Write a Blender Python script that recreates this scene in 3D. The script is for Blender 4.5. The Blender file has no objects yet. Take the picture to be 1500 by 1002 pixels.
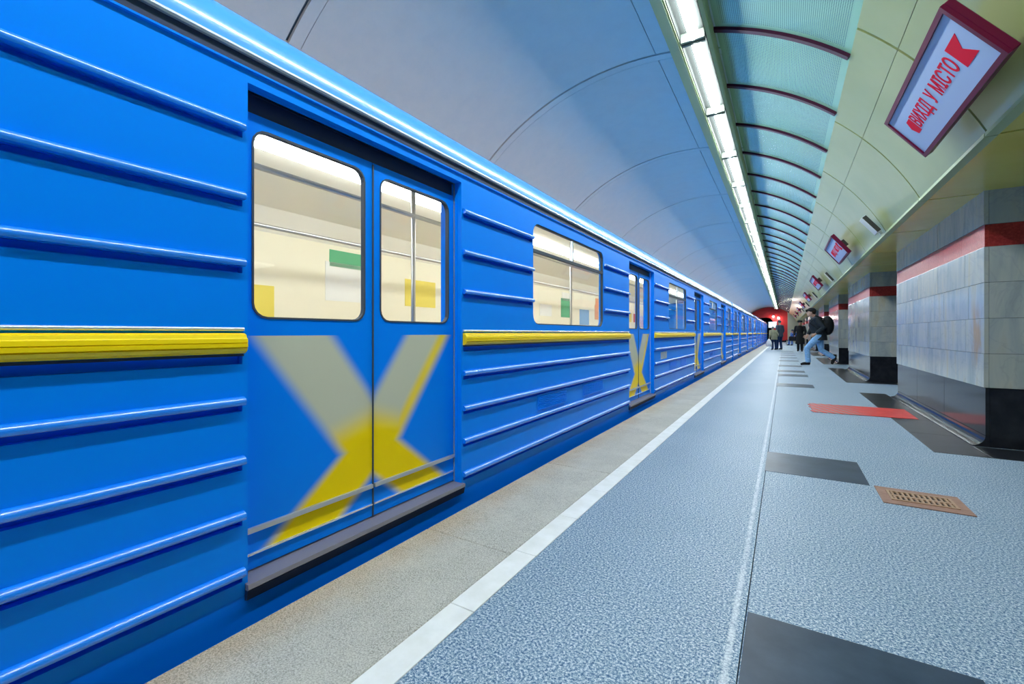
import bpy, math, random
from math import sin, cos, pi, radians, atan
from mathutils import Vector, Matrix
random.seed(7)
S = bpy.context.scene
COL = S.collection

# ---------------------------------------------------------------- camera, world, exposure
F_PX = 648.0
YAW = atan(399.0 / F_PX)
cd = bpy.data.cameras.new('camera')
cam = bpy.data.objects.new('camera', cd); COL.objects.link(cam)
cam.location = (0, 0, 1.0)
cam.rotation_euler = (pi / 2, 0, YAW)
cd.sensor_fit = 'HORIZONTAL'; cd.sensor_width = 36.0
cd.lens = 36.0 * F_PX / 1500.0
cd.shift_y = -13.0 / 1500.0
cd.clip_start = 0.05; cd.clip_end = 300
S.camera = cam
w = bpy.data.worlds.new('world'); S.world = w; w.use_nodes = True
w.node_tree.nodes['Background'].inputs[0].default_value = (0.5, 0.6, 0.8, 1)
w.node_tree.nodes['Background'].inputs[1].default_value = 0.05
S.view_settings.view_transform = 'Standard'
S.view_settings.look = 'None'
S.view_settings.gamma = 1.0
S.view_settings.use_curve_mapping = False
S.view_settings.exposure = 0.0
S.cycles.diffuse_bounces = 7; S.cycles.max_bounces = 14; S.cycles.transparent_max_bounces = 16
LAMP_POWER = 78.0       # radiance of the diffusers in the platform lamp row
CAR_LAMP_POWER = 13.0    # radiance of the strips inside the cars

# ---------------------------------------------------------------- material helpers
def mat(name, col, rough=0.5, metal=0.0, spec=0.5, coat=0.0, emit=None, estr=0.0):
    m = bpy.data.materials.new(name); m.use_nodes = True
    b = m.node_tree.nodes['Principled BSDF']
    b.inputs['Base Color'].default_value = (*col, 1)
    b.inputs['Roughness'].default_value = rough
    b.inputs['Metallic'].default_value = metal
    b.inputs['Specular IOR Level'].default_value = spec
    b.inputs['Coat Weight'].default_value = coat
    b.inputs['Coat Roughness'].default_value = 0.06
    if emit:
        b.inputs['Emission Color'].default_value = (*emit, 1)
        b.inputs['Emission Strength'].default_value = estr
    return m

class NT:
    """tiny node builder"""
    def __init__(s, m):
        s.m = m; s.t = m.node_tree; s.b = s.t.nodes['Principled BSDF']
    def n(s, typ, **kw):
        nd = s.t.nodes.new(typ)
        for k, v in kw.items():
            setattr(nd, k, v)
        return nd
    def link(s, a, b): s.t.links.new(a, b)
    def coord(s, kind='Object'): return s.n('ShaderNodeTexCoord').outputs[kind]
    def pos(s): return s.n('ShaderNodeNewGeometry').outputs['Position']
    def mapping(s, vec, scale=(1, 1, 1), loc=(0, 0, 0), rot=(0, 0, 0)):
        mp = s.n('ShaderNodeMapping'); s.link(vec, mp.inputs[0])
        mp.inputs['Scale'].default_value = scale; mp.inputs['Location'].default_value = loc
        mp.inputs['Rotation'].default_value = rot
        return mp.outputs[0]
    def noise(s, vec, scale, detail=3, rough=0.55, dist=0.0):
        nd = s.n('ShaderNodeTexNoise'); s.link(vec, nd.inputs['Vector'])
        nd.inputs['Scale'].default_value = scale; nd.inputs['Detail'].default_value = detail
        nd.inputs['Roughness'].default_value = rough; nd.inputs['Distortion'].default_value = dist
        return nd.outputs[0]
    def ramp(s, fac, stops):
        r = s.n('ShaderNodeValToRGB'); s.link(fac, r.inputs[0])
        e = r.color_ramp.elements
        while len(e) < len(stops): e.new(0.5)
        for i, (p, c) in enumerate(stops):
            e[i].position = p
            e[i].color = (*c, 1) if isinstance(c, (tuple, list)) else (c, c, c, 1)
        return r.outputs[0]
    def math(s, op, a, b=None, c=None):
        nd = s.n('ShaderNodeMath', operation=op)
        for i, v in enumerate((a, b, c)):
            if v is None: continue
            if isinstance(v, (int, float)): nd.inputs[i].default_value = v
            else: s.link(v, nd.inputs[i])
        return nd.outputs[0]
    def mix(s, fac, a, b, mode='MIX'):
        nd = s.n('ShaderNodeMix', data_type='RGBA', blend_type=mode)
        for i, v in ((0, fac), (6, a), (7, b)):
            if isinstance(v, (int, float)): nd.inputs[i].default_value = v
            elif isinstance(v, tuple): nd.inputs[i].default_value = (*v, 1)
            else: s.link(v, nd.inputs[i])
        return nd.outputs[2]
    def sep(s, vec):
        nd = s.n('ShaderNodeSeparateXYZ'); s.link(vec, nd.inputs[0]); return nd.outputs
    def smooth(s, v, a, b):
        nd = s.n('ShaderNodeMapRange', interpolation_type='SMOOTHSTEP'); s.link(v, nd.inputs[0])
        nd.inputs[1].default_value = a; nd.inputs[2].default_value = b
        return nd.outputs[0]
    def bump(s, h, strength=0.2, dist=0.01):
        nd = s.n('ShaderNodeBump'); s.link(h, nd.inputs['Height'])
        nd.inputs['Strength'].default_value = strength; nd.inputs['Distance'].default_value = dist
        s.link(nd.outputs[0], s.b.inputs['Normal'])
    def color(s, c): s.link(c, s.b.inputs['Base Color'])

def lin(r, g, b):
    f = lambda v: (v / 255 / 12.92) if v / 255 <= 0.04045 else ((v / 255 + 0.055) / 1.055) ** 2.4
    return (f(r), f(g), f(b))

# ---------------------------------------------------------------- materials
M = {}
# blue terrazzo of the platform, with the pale worn line along the joint and a few dark blots
def terrazzo():
    m = mat('terrazzo', (0.4, 0.5, 0.6), 0.5, spec=0.22); t = NT(m); p = t.pos()
    a = t.noise(p, 120, 3, 0.7)
    b = t.noise(p, 340, 2, 0.6)
    s = t.math('ADD', t.math('MULTIPLY', a, 0.62), t.math('MULTIPLY', b, 0.38))
    c = t.ramp(s, [(0.41, (0.024, 0.085, 0.20)), (0.475, (0.15, 0.255, 0.38)), (0.53, (0.39, 0.49, 0.575)), (0.59, (0.76, 0.80, 0.82))])
    big = t.ramp(t.noise(p, 0.9, 3), [(0.35, (0.86, 0.90, 0.92)), (0.7, (1, 1, 1))])
    c = t.mix(1.0, c, big, 'MULTIPLY')
    xyz = t.sep(p)
    d = t.math('ABSOLUTE', t.math('ADD', xyz[0], t.math('ADD', 0.155, t.math('MULTIPLY', t.noise(p, 0.8, 2), -0.012))))
    line = t.math('MULTIPLY', t.math('SUBTRACT', 1.0, t.smooth(d, 0.003, 0.016)), t.ramp(t.noise(p, 30, 3), [(0.3, 0.12), (0.7, 0.65)]))
    c = t.mix(line, c, (0.80, 0.84, 0.86))
    v = t.n('ShaderNodeTexVoronoi'); t.link(t.mapping(p, (1, 0.6, 1)), v.inputs['Vector']); v.inputs['Scale'].default_value = 1.7
    dd = t.math('ADD', v.outputs['Distance'], t.math('MULTIPLY', t.noise(p, 25, 2), 0.02))
    blot = t.math('MULTIPLY', t.math('SUBTRACT', 1.0, t.smooth(dd, 0.030, 0.042)), 0.6)
    c = t.mix(blot, c, (0.06, 0.13, 0.22))
    t.color(c)
    t.link(t.ramp(a, [(0.3, 0.55), (0.7, 0.40)]), t.b.inputs['Roughness'])
    t.bump(a, 0.05, 0.002)
    return m
M['terrazzo'] = terrazzo()
def edge_stone():
    m = mat('edge_stone', (0.5, 0.45, 0.35), 0.6, spec=0.3); t = NT(m); p = t.pos()
    a = t.noise(p, 190, 4, 0.75); b = t.noise(p, 5.0, 5, 0.7)
    c = t.ramp(a, [(0.30, (0.11, 0.11, 0.095)), (0.45, (0.37, 0.355, 0.31)), (0.60, (0.62, 0.60, 0.54))])
    x = t.sep(p)[0]
    st = t.math('MULTIPLY', t.math('SUBTRACT', 1.0, t.smooth(t.math('ADD', x, t.math('MULTIPLY', b, 0.34)), -1.42, -1.12)), 0.75)
    c = t.mix(st, c, t.mix(0.85, c, (1.0, 0.74, 0.52), 'MULTIPLY'))
    c = t.mix(t.math('MULTIPLY', t.ramp(t.noise(p, 2.4, 5, 0.7), [(0.45, 0.0), (0.68, 1.0)]), 0.45), c, (0.66, 0.63, 0.55))
    t.color(c); t.bump(a, 0.25, 0.004)
    return m
M['edge_stone'] = edge_stone()
def noisy(name, c1, c2, scale, rough=0.4, detail=4, spec=0.5, coat=0, stretch=(1, 1, 1), bump=0.0):
    m = mat(name, c1, rough, spec=spec, coat=coat); t = NT(m)
    f = t.noise(t.mapping(t.pos(), stretch), scale, detail, 0.6)
    t.color(t.ramp(f, [(0.33, c1), (0.67, c2)]))
    if bump: t.bump(f, bump, 0.003)
    return m
M['white_stone'] = noisy('white_stone', (0.80, 0.80, 0.76), (0.90, 0.90, 0.88), 9, 0.5, 5)
M['dark_granite'] = noisy('dark_granite', (0.017, 0.036, 0.064), (0.038, 0.066, 0.105), 5, 0.38, 6, spec=0.2)
M['black_granite'] = noisy('black_granite', (0.010, 0.012, 0.017), (0.022, 0.024, 0.030), 8, 0.14, 5, spec=0.24)
M['border_granite'] = noisy('border_granite', (0.009, 0.011, 0.015), (0.018, 0.021, 0.027), 8, 0.34, 5, spec=0.16)
M['backing'] = mat('backing', (0.10, 0.11, 0.12), 0.9)
M['subfloor'] = mat('subfloor', (0.10, 0.11, 0.12), 0.9)
M['track'] = noisy('track', (0.03, 0.03, 0.03), (0.08, 0.075, 0.07), 12, 0.9)
# vault plaster, light's tint painted in: bluer crown, warm lower against train's blue bounce
def plaster():
    m = mat('vault_plaster', (0.4, 0.45, 0.5), 0.42, spec=0.4); t = NT(m); p = t.pos(); xyz = t.sep(p)
    n = t.noise(p, 1.1, 4, 0.6)
    f = t.smooth(t.math('ADD', xyz[0], t.math('MULTIPLY', n, 0.9)), -2.6, -0.4)
    c = t.mix(f, (0.72, 0.57, 0.47), (0.46, 0.63, 0.66))
    c = t.mix(t.ramp(t.noise(p, 6, 5, 0.7), [(0.4, 0.0), (0.75, 0.12)]), c, (0.28, 0.30, 0.33))
    t.color(c); t.bump(n, 0.02, 0.01)
    return m
M['plaster'] = plaster()
def perforated():
    m = mat('perforated_metal', (0.4, 0.6, 0.5), 0.24, spec=0.6, coat=0.3); t = NT(m)
    uv = t.coord('UV'); xyz = t.sep(uv)
    P = 0.0155
    fu = t.math('SUBTRACT', t.math('FRACT', t.math('DIVIDE', xyz[0], P)), 0.5)
    fv = t.math('SUBTRACT', t.math('FRACT', t.math('DIVIDE', xyz[1], P)), 0.5)
    d = t.math('SQRT', t.math('ADD', t.math('MULTIPLY', fu, fu), t.math('MULTIPLY', fv, fv)))
    dot = t.math('LESS_THAN', d, 0.27)
    inside = t.math('MULTIPLY', t.math('MULTIPLY', t.math('GREATER_THAN', xyz[0], 0.07), t.math('LESS_THAN', xyz[0], 1.09)),
                    t.math('MULTIPLY', t.math('GREATER_THAN', xyz[1], 0.045), t.math('LESS_THAN', xyz[1], 0.965)))
    n = t.noise(t.pos(), 0.8, 2)
    base = t.ramp(n, [(0.35, (0.25, 0.46, 0.29)), (0.65, (0.28, 0.50, 0.36))])
    t.color(t.mix(t.math('MULTIPLY', dot, inside), base, (0.035, 0.07, 0.075)))
    return m
M['perforated'] = perforated()
M['rib_paint'] = mat('rib_paint', (0.040, 0.005, 0.022), 0.45, spec=0.2)
M['cream'] = noisy('cream_enamel', (0.27, 0.32, 0.115), (0.33, 0.375, 0.155), 1.2, 0.28, 3, coat=0.1)
M['soffit'] = noisy('soffit_enamel', (0.56, 0.50, 0.09), (0.64, 0.57, 0.13), 1.5, 0.25, 3, coat=0.2)
M['trough'] = mat('trough_paint', (0.34, 0.42, 0.24), 0.5, spec=0.2)
M['lamp'] = mat('lamp_diffuser', (0.9, 0.9, 0.9), 0.4, emit=(0.90, 0.97, 1.0), estr=LAMP_POWER)
M['dark_liner'] = mat('glare_liner', (0.028, 0.032, 0.030), 0.6, spec=0.1)
M['lamp_cap'] = mat('lamp_cap', (0.10, 0.13, 0.10), 0.5)
def marble():
    m = mat('marble', (0.6, 0.62, 0.6), 0.14, spec=0.5); t = NT(m); p = t.pos()
    oi = t.n('ShaderNodeObjectInfo').outputs['Random']
    off = t.n('ShaderNodeVectorMath', operation='ADD'); t.link(p, off.inputs[0])
    cb = t.n('ShaderNodeCombineXYZ'); t.link(t.math('MULTIPLY', oi, 9.0), cb.inputs[2]); t.link(t.math('MULTIPLY', oi, 5.0), cb.inputs[1])
    t.link(cb.outputs[0], off.inputs[1]); q = off.outputs[0]
    a = t.noise(t.mapping(q, (3.0, 3.0, 0.55)), 1.9, 4, 0.55, 0.8)
    c = t.ramp(a, [(0.25, (0.25, 0.30, 0.32)), (0.42, (0.36, 0.40, 0.40)), (0.58, (0.44, 0.46, 0.43)), (0.75, (0.43, 0.40, 0.31))])
    vein = t.ramp(t.math('ABSOLUTE', t.math('SUBTRACT', t.noise(t.mapping(q, (1.2, 1.2, 1.6), rot=(0.5, 0.3, 0)), 1.6, 5, 0.55, 1.2), 0.5)), [(0.0, 0.7), (0.022, 0.0)])
    c = t.mix(t.math('MULTIPLY', vein, 0.38), c, (0.24, 0.27, 0.30))
    c = t.mix(0.8, c, t.ramp(oi, [(0.0, (0.80, 0.84, 0.88)), (0.5, (0.93, 0.94, 0.92)), (1.0, (1, 0.97, 0.88))]), 'MULTIPLY')
    # rust weeping down beside the near corner of the first pillar
    xyz = t.sep(p)
    dy = t.math('ABSOLUTE', t.math('ADD', t.math('SUBTRACT', xyz[1], 5.68), t.math('MULTIPLY', t.math('SUBTRACT', t.noise(t.mapping(p, (1, 1, .5)), 7, 5), 0.5), 0.42)))
    dz = t.math('ABSOLUTE', t.math('SUBTRACT', xyz[2], 0.98))
    st = t.math('MULTIPLY', t.math('SUBTRACT', 1.0, t.smooth(dy, 0.01, 0.10)), t.math('SUBTRACT', 1.0, t.smooth(dz, 0.12, 0.36)))
    st = t.math('MULTIPLY', st, t.math('LESS_THAN', xyz[0], 1.6))
    c = t.mix(t.math('MULTIPLY', st, 0.7), c, (0.42, 0.24, 0.08))
    t.color(c)
    return m
M['marble'] = marble()
def red_band():
    m = mat('red_smalt', (0.35, 0.03, 0.03), 0.35, spec=0.28); t = NT(m)
    br = t.n('ShaderNodeTexBrick'); t.link(t.mapping(t.pos(), (1, 1, 1), rot=(0, 0, 0)), br.inputs['Vector'])
    c = t.ramp(t.noise(t.pos(), 60, 2), [(0.35, (0.27, 0.022, 0.022)), (0.65, (0.40, 0.045, 0.040))])
    t.color(c); t.bump(t.noise(t.pos(), 55, 1), 0.12, 0.003)
    t.t.nodes.remove(br)
    return m
M['red_band'] = red_band()
M['red_wall'] = noisy('red_wall_paint', (0.62, 0.02, 0.025), (0.72, 0.03, 0.03), 2, 0.4)
M['cream_wall'] = mat('cream_wall', (0.62, 0.62, 0.48), 0.4)
M['dark'] = mat('dark_void', (0.006, 0.006, 0.008), 0.9)
M['steel'] = mat('steel', (0.55, 0.56, 0.58), 0.3, metal=0.9)
M['sign_red'] = mat('sign_frame_red', (0.12, 0.003, 0.028), 0.4, spec=0.2)
M['sign_face'] = mat('sign_face', (0.36, 0.48, 0.68), 0.4)
M['sign_text'] = mat('sign_text_red', (0.72, 0.004, 0.035), 0.6, spec=0.08)
M['speaker'] = mat('speaker_case', (0.65, 0.68, 0.60), 0.35)
M['speaker_dark'] = mat('speaker_grille', (0.02, 0.022, 0.02), 0.6)
M['grate_frame'] = noisy('grate_frame', (0.26, 0.135, 0.095), (0.36, 0.20, 0.15), 30, 0.5)
M['grate_metal'] = noisy('grate_metal', (0.34, 0.20, 0.12), (0.46, 0.30, 0.19), 40, 0.45)
def mat_red():
    m = mat('mat_red', (0.5, 0.03, 0.03), 0.45); t = NT(m); p = t.coord('Object'); xyz = t.sep(p)
    n = t.noise(p, 7, 4, 0.7)
    st = t.math('FRACT', t.math('MULTIPLY', t.math('ADD', xyz[0], t.math('MULTIPLY', xyz[1], 0.35)), 11.0))
    worn = t.math('MULTIPLY', t.math('GREATER_THAN', st, 0.5), t.math('SUBTRACT', 1.0, t.smooth(t.math('ADD', xyz[0], t.math('MULTIPLY', n, 0.3)), -0.05, 0.25)))
    t.color(t.mix(t.math('MULTIPLY', worn, 0.75), t.ramp(n, [(0.3, (0.55, 0.025, 0.025)), (0.7, (0.72, 0.045, 0.04))]), (0.27, 0.25, 0.25)))
    return m
M['mat_red'] = mat_red()
# train
M['blue'] = mat('train_blue', (0.0, 0.25, 1.0), 0.32, spec=0.12)
M['rib_blue'] = mat('rib_blue', (0.0, 0.235, 0.98), 0.3, spec=0.3, coat=1.0)
_b = M['rib_blue'].node_tree.nodes['Principled BSDF']; _b.inputs['Coat Roughness'].default_value = 0.22; _b.inputs['Coat IOR'].default_value = 1.9
M['blue_low'] = mat('skirt_blue', (0.0, 0.20, 0.98), 0.4, spec=0.12)
M['roof_blue'] = mat('roof_blue', (0.07, 0.36, 0.90), 0.25, coat=0.4)
M['yellow'] = mat('belt_yellow', (1.0, 0.70, 0.0), 0.35, coat=0.2)
M['gutter'] = mat('gutter_dark', (0.004, 0.018, 0.07), 0.5)
M['alu'] = mat('aluminium_trim', (0.75, 0.82, 0.90), 0.25, metal=0.7)
M['gasket'] = mat('rubber_gasket', (0.04, 0.06, 0.09), 0.6)
M['sill'] = mat('door_sill', (0.30, 0.28, 0.33), 0.35, metal=0.4)
M['kick'] = mat('kick_rail', (0.50, 0.50, 0.52), 0.3, metal=0.5)
M['under'] = mat('underframe', (0.02, 0.025, 0.03), 0.8)
M['inner'] = mat('car_lining', (0.90, 0.85, 0.68), 0.45)
M['lino'] = mat('car_lino', (0.55, 0.50, 0.42), 0.5)
M['inner_ceil'] = mat('car_ceiling', (0.93, 0.92, 0.86), 0.4)
M['car_lamp'] = mat('car_lamp', (1, 1, 1), 0.4, emit=(1, 0.98, 0.94), estr=CAR_LAMP_POWER)
M['seat'] = mat('seat_vinyl', (0.30, 0.10, 0.07), 0.5)
for k, c in dict(poster_green=(0.10, 0.45, 0.22), poster_red=(0.62, 0.06, 0.06), poster_yellow=(0.85, 0.70, 0.12), poster_lilac=(0.62, 0.50, 0.75),
                 poster_white=(0.86, 0.86, 0.84), poster_orange=(0.80, 0.32, 0.12), poster_blue=(0.2, 0.4, 0.7)).items():
    M[k] = mat(k, c, 0.5)
def glass():
    m = bpy.data.materials.new('window_glass'); m.use_nodes = True; t = m.node_tree; t.nodes.clear()
    o = t.nodes.new('ShaderNodeOutputMaterial'); mx = t.nodes.new('ShaderNodeMixShader')
    tr = t.nodes.new('ShaderNodeBsdfTransparent'); tr.inputs[0].default_value = (0.93, 0.96, 0.96, 1)
    gl = t.nodes.new('ShaderNodeBsdfGlossy'); gl.inputs['Roughness'].default_value = 0.03
    lw = t.nodes.new('ShaderNodeLayerWeight'); pw = t.nodes.new('ShaderNodeMath'); pw.operation = 'POWER'; pw.inputs[1].default_value = 4.0
    t.links.new(lw.outputs['Facing'], pw.inputs[0])
    ml = t.nodes.new('ShaderNodeMath'); ml.operation = 'MULTIPLY_ADD'; ml.inputs[1].default_value = 0.45; ml.inputs[2].default_value = 0.025
    t.links.new(pw.outputs[0], ml.inputs[0]); t.links.new(ml.outputs[0], mx.inputs[0]); t.links.new(tr.outputs[0], mx.inputs[1]); t.links.new(gl.outputs[0], mx.inputs[2])
    t.links.new(mx.outputs[0], o.inputs[0])
    return m
M['glass'] = glass()
# door leaf livery: a cross in the door's own coordinates (y across, z up), beige legs, yellow heart and feet
def livery():
    m = mat('door_livery', (0, 0.235, 0.98), 0.32, spec=0.12); t = NT(m); xyz = t.sep(t.coord('Object'))
    y = t.math('ABSOLUTE', xyz[1]); z = xyz[2]
    up = t.math('MULTIPLY', t.math('SUBTRACT', z, 0.45), 0.74)
    dn = t.math('MULTIPLY', t.math('SUBTRACT', 0.45, z), 1.25)
    cen = t.math('MAXIMUM', up, dn)
    d = t.math('ABSOLUTE', t.math('SUBTRACT', y, cen))
    cross = t.math('SUBTRACT', 1.0, t.smooth(d, 0.125, 0.215))
    cross = t.math('MULTIPLY', cross, t.math('MULTIPLY', t.math('LESS_THAN', z, 0.99), t.math('GREATER_THAN', z, 0.168)))
    yel = t.math('SUBTRACT', 1.0, t.smooth(t.math('ADD', z, t.math('MULTIPLY', y, 0.3)), 0.53, 0.69))
    rim = t.math('MULTIPLY', t.smooth(t.math('SUBTRACT', y, cen), 0.055, 0.12), t.math('MULTIPLY', t.math('GREATER_THAN', xyz[1], 0.0), 0.85))
    yel = t.math('MAXIMUM', yel, rim)
    paint = t.mix(yel, (0.62, 0.60, 0.47), (1.0, 0.70, 0.0))
    t.color(t.mix(cross, (0.0, 0.235, 0.98), paint))
    return m
M['livery'] = livery()
# people
M['skin'] = mat('skin', (0.50, 0.30, 0.21), 0.5)
def cloth(k, c, c2=None): M[k] = noisy(k, c, c2 or tuple(v * 1.5 for v in c), 25, 0.85, 3, spec=0.2)
cloth('cloth_black', (0.010, 0.011, 0.013)); cloth('cloth_charcoal', (0.018, 0.024, 0.03)); cloth('denim_light', (0.20, 0.38, 0.62))
cloth('denim_dark', (0.015, 0.035, 0.10)); cloth('cloth_khaki', (0.20, 0.20, 0.14)); cloth('cloth_slate', (0.035, 0.05, 0.08))
cloth('leather', (0.012, 0.010, 0.010)); cloth('denim_blue', (0.05, 0.12, 0.36)); cloth('hair_grey', (0.22, 0.21, 0.20)); cloth('hair_dark', (0.02, 0.014, 0.010))
M['white_bag'] = mat('white_plastic', (0.85, 0.85, 0.87), 0.4)
M['eye'] = mat('eye', (0.02, 0.015, 0.012), 0.2)
M['lip'] = mat('lip', (0.35, 0.12, 0.10), 0.5)
M['bulb'] = mat('bulb', (1, 1, 1), 0.4, emit=(1, 0.93, 0.85), estr=14)
M['monitor'] = mat('monitor_face', (0.8, 0.85, 0.9), 0.3, emit=(0.75, 0.88, 1.0), estr=0.9)

# ---------------------------------------------------------------- mesh helpers
class MB:
    def __init__(s): s.v = []; s.f = []; s.uv = {}
    def box(s, x0, x1, y0, y1, z0, z1):
        i = len(s.v)
        s.v += [(x, y, z) for z in (z0, z1) for y in (y0, y1) for x in (x0, x1)]
        s.f += [tuple(i + k for k in q) for q in ((0, 2, 3, 1), (4, 5, 7, 6), (0, 1, 5, 4), (1, 3, 7, 5), (3, 2, 6, 7), (2, 0, 4, 6))]
        return s
    def bevel_box(s, x0, x1, y0, y1, z0, z1, b):
        # box with chamfered edges (24 verts)
        import itertools
        i = len(s.v); idx = {}
        lo = (x0, y0, z0); hi = (x1, y1, z1)
        for c in itertools.product((0, 1), repeat=3):
            for ax in range(3):
                p = []
                for k in range(3):
                    e = lo[k] if c[k] == 0 else hi[k]
                    if k != ax: e += b if c[k] == 0 else -b
                    p.append(e)
                idx[(c, ax)] = len(s.v); s.v.append(tuple(p))
        for ax in range(3):
            o = [k for k in range(3) if k != ax]
            for side in (0, 1):
                q = []
                for a, bb in ((0, 0), (1, 0), (1, 1), (0, 1)):
                    c = [0, 0, 0]; c[ax] = side; c[o[0]] = a; c[o[1]] = bb
                    q.append(idx[(tuple(c), ax)])
                flip = (side == 0) != (ax == 1)
                s.f.append(tuple(q[::-1] if flip else q))
        for ax in range(3):
            o = [k for k in range(3) if k != ax]
            for a, bb in ((0, 0), (1, 0), (0, 1), (1, 1)):
                c0 = [0, 0, 0]; c0[o[0]] = a; c0[o[1]] = bb; c1 = list(c0); c1[ax] = 1
                c0 = tuple(c0); c1 = tuple(c1)
                q = (idx[(c0, o[0])], idx[(c1, o[0])], idx[(c1, o[1])], idx[(c0, o[1])])
                s.f.append(q)
        for c in itertools.product((0, 1), repeat=3):
            s.f.append((idx[(c, 0)], idx[(c, 1)], idx[(c, 2)]))
        return s
    def prism(s, prof, y0, y1, caps=True):
        """profile of (x, z) extruded along y"""
        i = len(s.v); n = len(prof)
        s.v += [(x, y0, z) for x, z in prof] + [(x, y1, z) for x, z in prof]
        for k in range(n):
            a, b = k, (k + 1) % n
            s.f.append((i + a, i + b, i + n + b, i + n + a))
        if caps:
            s.f.append(tuple(i + k for k in range(n))[::-1]); s.f.append(tuple(i + n + k for k in range(n)))
        return s
    def tube(s, pts, rad, n=10, caps=True):
        pts = [Vector(p) for p in pts]
        if isinstance(rad, (int, float)): rad = [rad] * len(pts)
        i = len(s.v); m = len(pts); prev = None
        for k, p in enumerate(pts):
            d = (pts[min(k + 1, m - 1)] - pts[max(k - 1, 0)]).normalized()
            if prev is None:
                u = d.orthogonal().normalized()
            else:
                u = (prev - d * prev.dot(d)).normalized()
            prev = u; v = d.cross(u)
            r = rad[k]
            ra, rb = r if isinstance(r, tuple) else (r, r)
            for j in range(n):
                t = 2 * pi * j / n
                s.v.append(tuple(p + u * (ra * cos(t)) + v * (rb * sin(t))))
        for k in range(m - 1):
            for j in range(n):
                a = i + k * n + j; b = i + k * n + (j + 1) % n
                s.f.append((a, b, b + n, a + n))
        if caps:
            s.f.append(tuple(i + j for j in range(n))[::-1]); s.f.append(tuple(i + (m - 1) * n + j for j in range(n)))
        return s
    def ellipsoid(s, c, r, nu=14, nv=9, rot=None):
        i = len(s.v); c = Vector(c)
        R = rot or Matrix.Identity(3)
        s.v.append(tuple(c + R @ Vector((0, 0, -r[2]))))
        for a in range(1, nv):
            th = -pi / 2 + pi * a / nv
            for b in range(nu):
                ph = 2 * pi * b / nu
                s.v.append(tuple(c + R @ Vector((r[0] * cos(th) * cos(ph), r[1] * cos(th) * sin(ph), r[2] * sin(th)))))
        s.v.append(tuple(c + R @ Vector((0, 0, r[2])))); last = len(s.v) - 1
        for b in range(nu):
            s.f.append((i, i + 1 + (b + 1) % nu, i + 1 + b))
            s.f.append((last, last - nu + b, last - nu + (b + 1) % nu))
        for a in range(nv - 2):
            for b in range(nu):
                p = i + 1 + a * nu + b; q = i + 1 + a * nu + (b + 1) % nu
                s.f.append((p, q, q + nu, p + nu))
        return s
    def ring(s, outer, inner, x0, x1):
        """frame between two loops of (y, z), thick from x0 to x1"""
        n = len(outer); i = len(s.v)
        for x in (x0, x1):
            s.v += [(x, y, z) for y, z in outer] + [(x, y, z) for y, z in inner]
        for k in range(n):
            k2 = (k + 1) % n
            o, o2, a, a2 = i + k, i + k2, i + n + k, i + n + k2
            O, O2, A, A2 = o + 2 * n, o2 + 2 * n, a + 2 * n, a2 + 2 * n
            s.f += [(o, a, a2, o2), (O, O2, A2, A), (a, A, A2, a2), (o, o2, O2, O)]
        return s
    def plate(s, loop, x0, x1):
        n = len(loop); i = len(s.v)
        s.v += [(x0, y, z) for y, z in loop] + [(x1, y, z) for y, z in loop]
        s.f.append(tuple(i + k for k in range(n))); s.f.append(tuple(i + n + k for k in range(n))[::-1])
        for k in range(n):
            k2 = (k + 1) % n
            s.f.append((i + k, i + n + k, i + n + k2, i + k2))
        return s
    def mesh(s, name, m=None, smooth=False):
        me = bpy.data.meshes.new(name); me.from_pydata(s.v, [], s.f); me.update()
        if m is not None: me.materials.append(M[m] if isinstance(m, str) else m)
        if smooth: me.polygons.foreach_set('use_smooth', [True] * len(me.polygons))
        return me
    def build(s, name, m=None, parent=None, loc=(0, 0, 0), smooth=False, **kw):
        return obj(name, s.mesh(name, m, smooth), parent, loc, **kw)

def obj(name, me, parent=None, loc=(0, 0, 0), scale=None, rot=None, label=None):
    o = bpy.data.objects.new(name, me); COL.objects.link(o)
    o.location = loc
    if scale: o.scale = scale
    if rot: o.rotation_euler = rot
    if parent: o.parent = parent
    if label: o['label'] = label
    return o
def thing(name, label, cat, loc=(0, 0, 0), rot=(0, 0, 0), group=None):
    o = bpy.data.objects.new(name, None); COL.objects.link(o)
    o.location = loc; o.rotation_euler = rot; o['label'] = label; o['category'] = cat
    if group: o['group'] = group
    return o
def structure(o):
    o['kind'] = 'structure'; return o
def rrect(y0, y1, z0, z1, r, n=4):
    L = []
    for cy, cz, a0 in ((y1 - r, z1 - r, 0), (y0 + r, z1 - r, 90), (y0 + r, z0 + r, 180), (y1 - r, z0 + r, 270)):
        for k in range(n + 1):
            a = radians(a0 + 90 * k / n); L.append((cy + r * cos(a), cz + r * sin(a)))
    return L
def rect_like(y0, y1, z0, z1, n=4):
    """outer rectangle with the same vertex count as rrect"""
    L = []
    for (cy, cz) in ((y1, z1), (y0, z1), (y0, z0), (y1, z0)):
        L += [(cy, cz)] * 1
    out = []
    for c in L: out += [c] * (n + 1)
    # spread duplicates a hair so that faces are not degenerate
    return out
def copy_tree(o, parent=None):
    c = o.copy(); COL.objects.link(c)
    if parent: c.parent = parent
    for ch in ALLCH.get(o, []): copy_tree(ch, c)
    return c
ALLCH = {}
def index_children():
    ALLCH.clear()
    for o in COL.objects:
        if o.parent: ALLCH.setdefault(o.parent, []).append(o)

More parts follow.
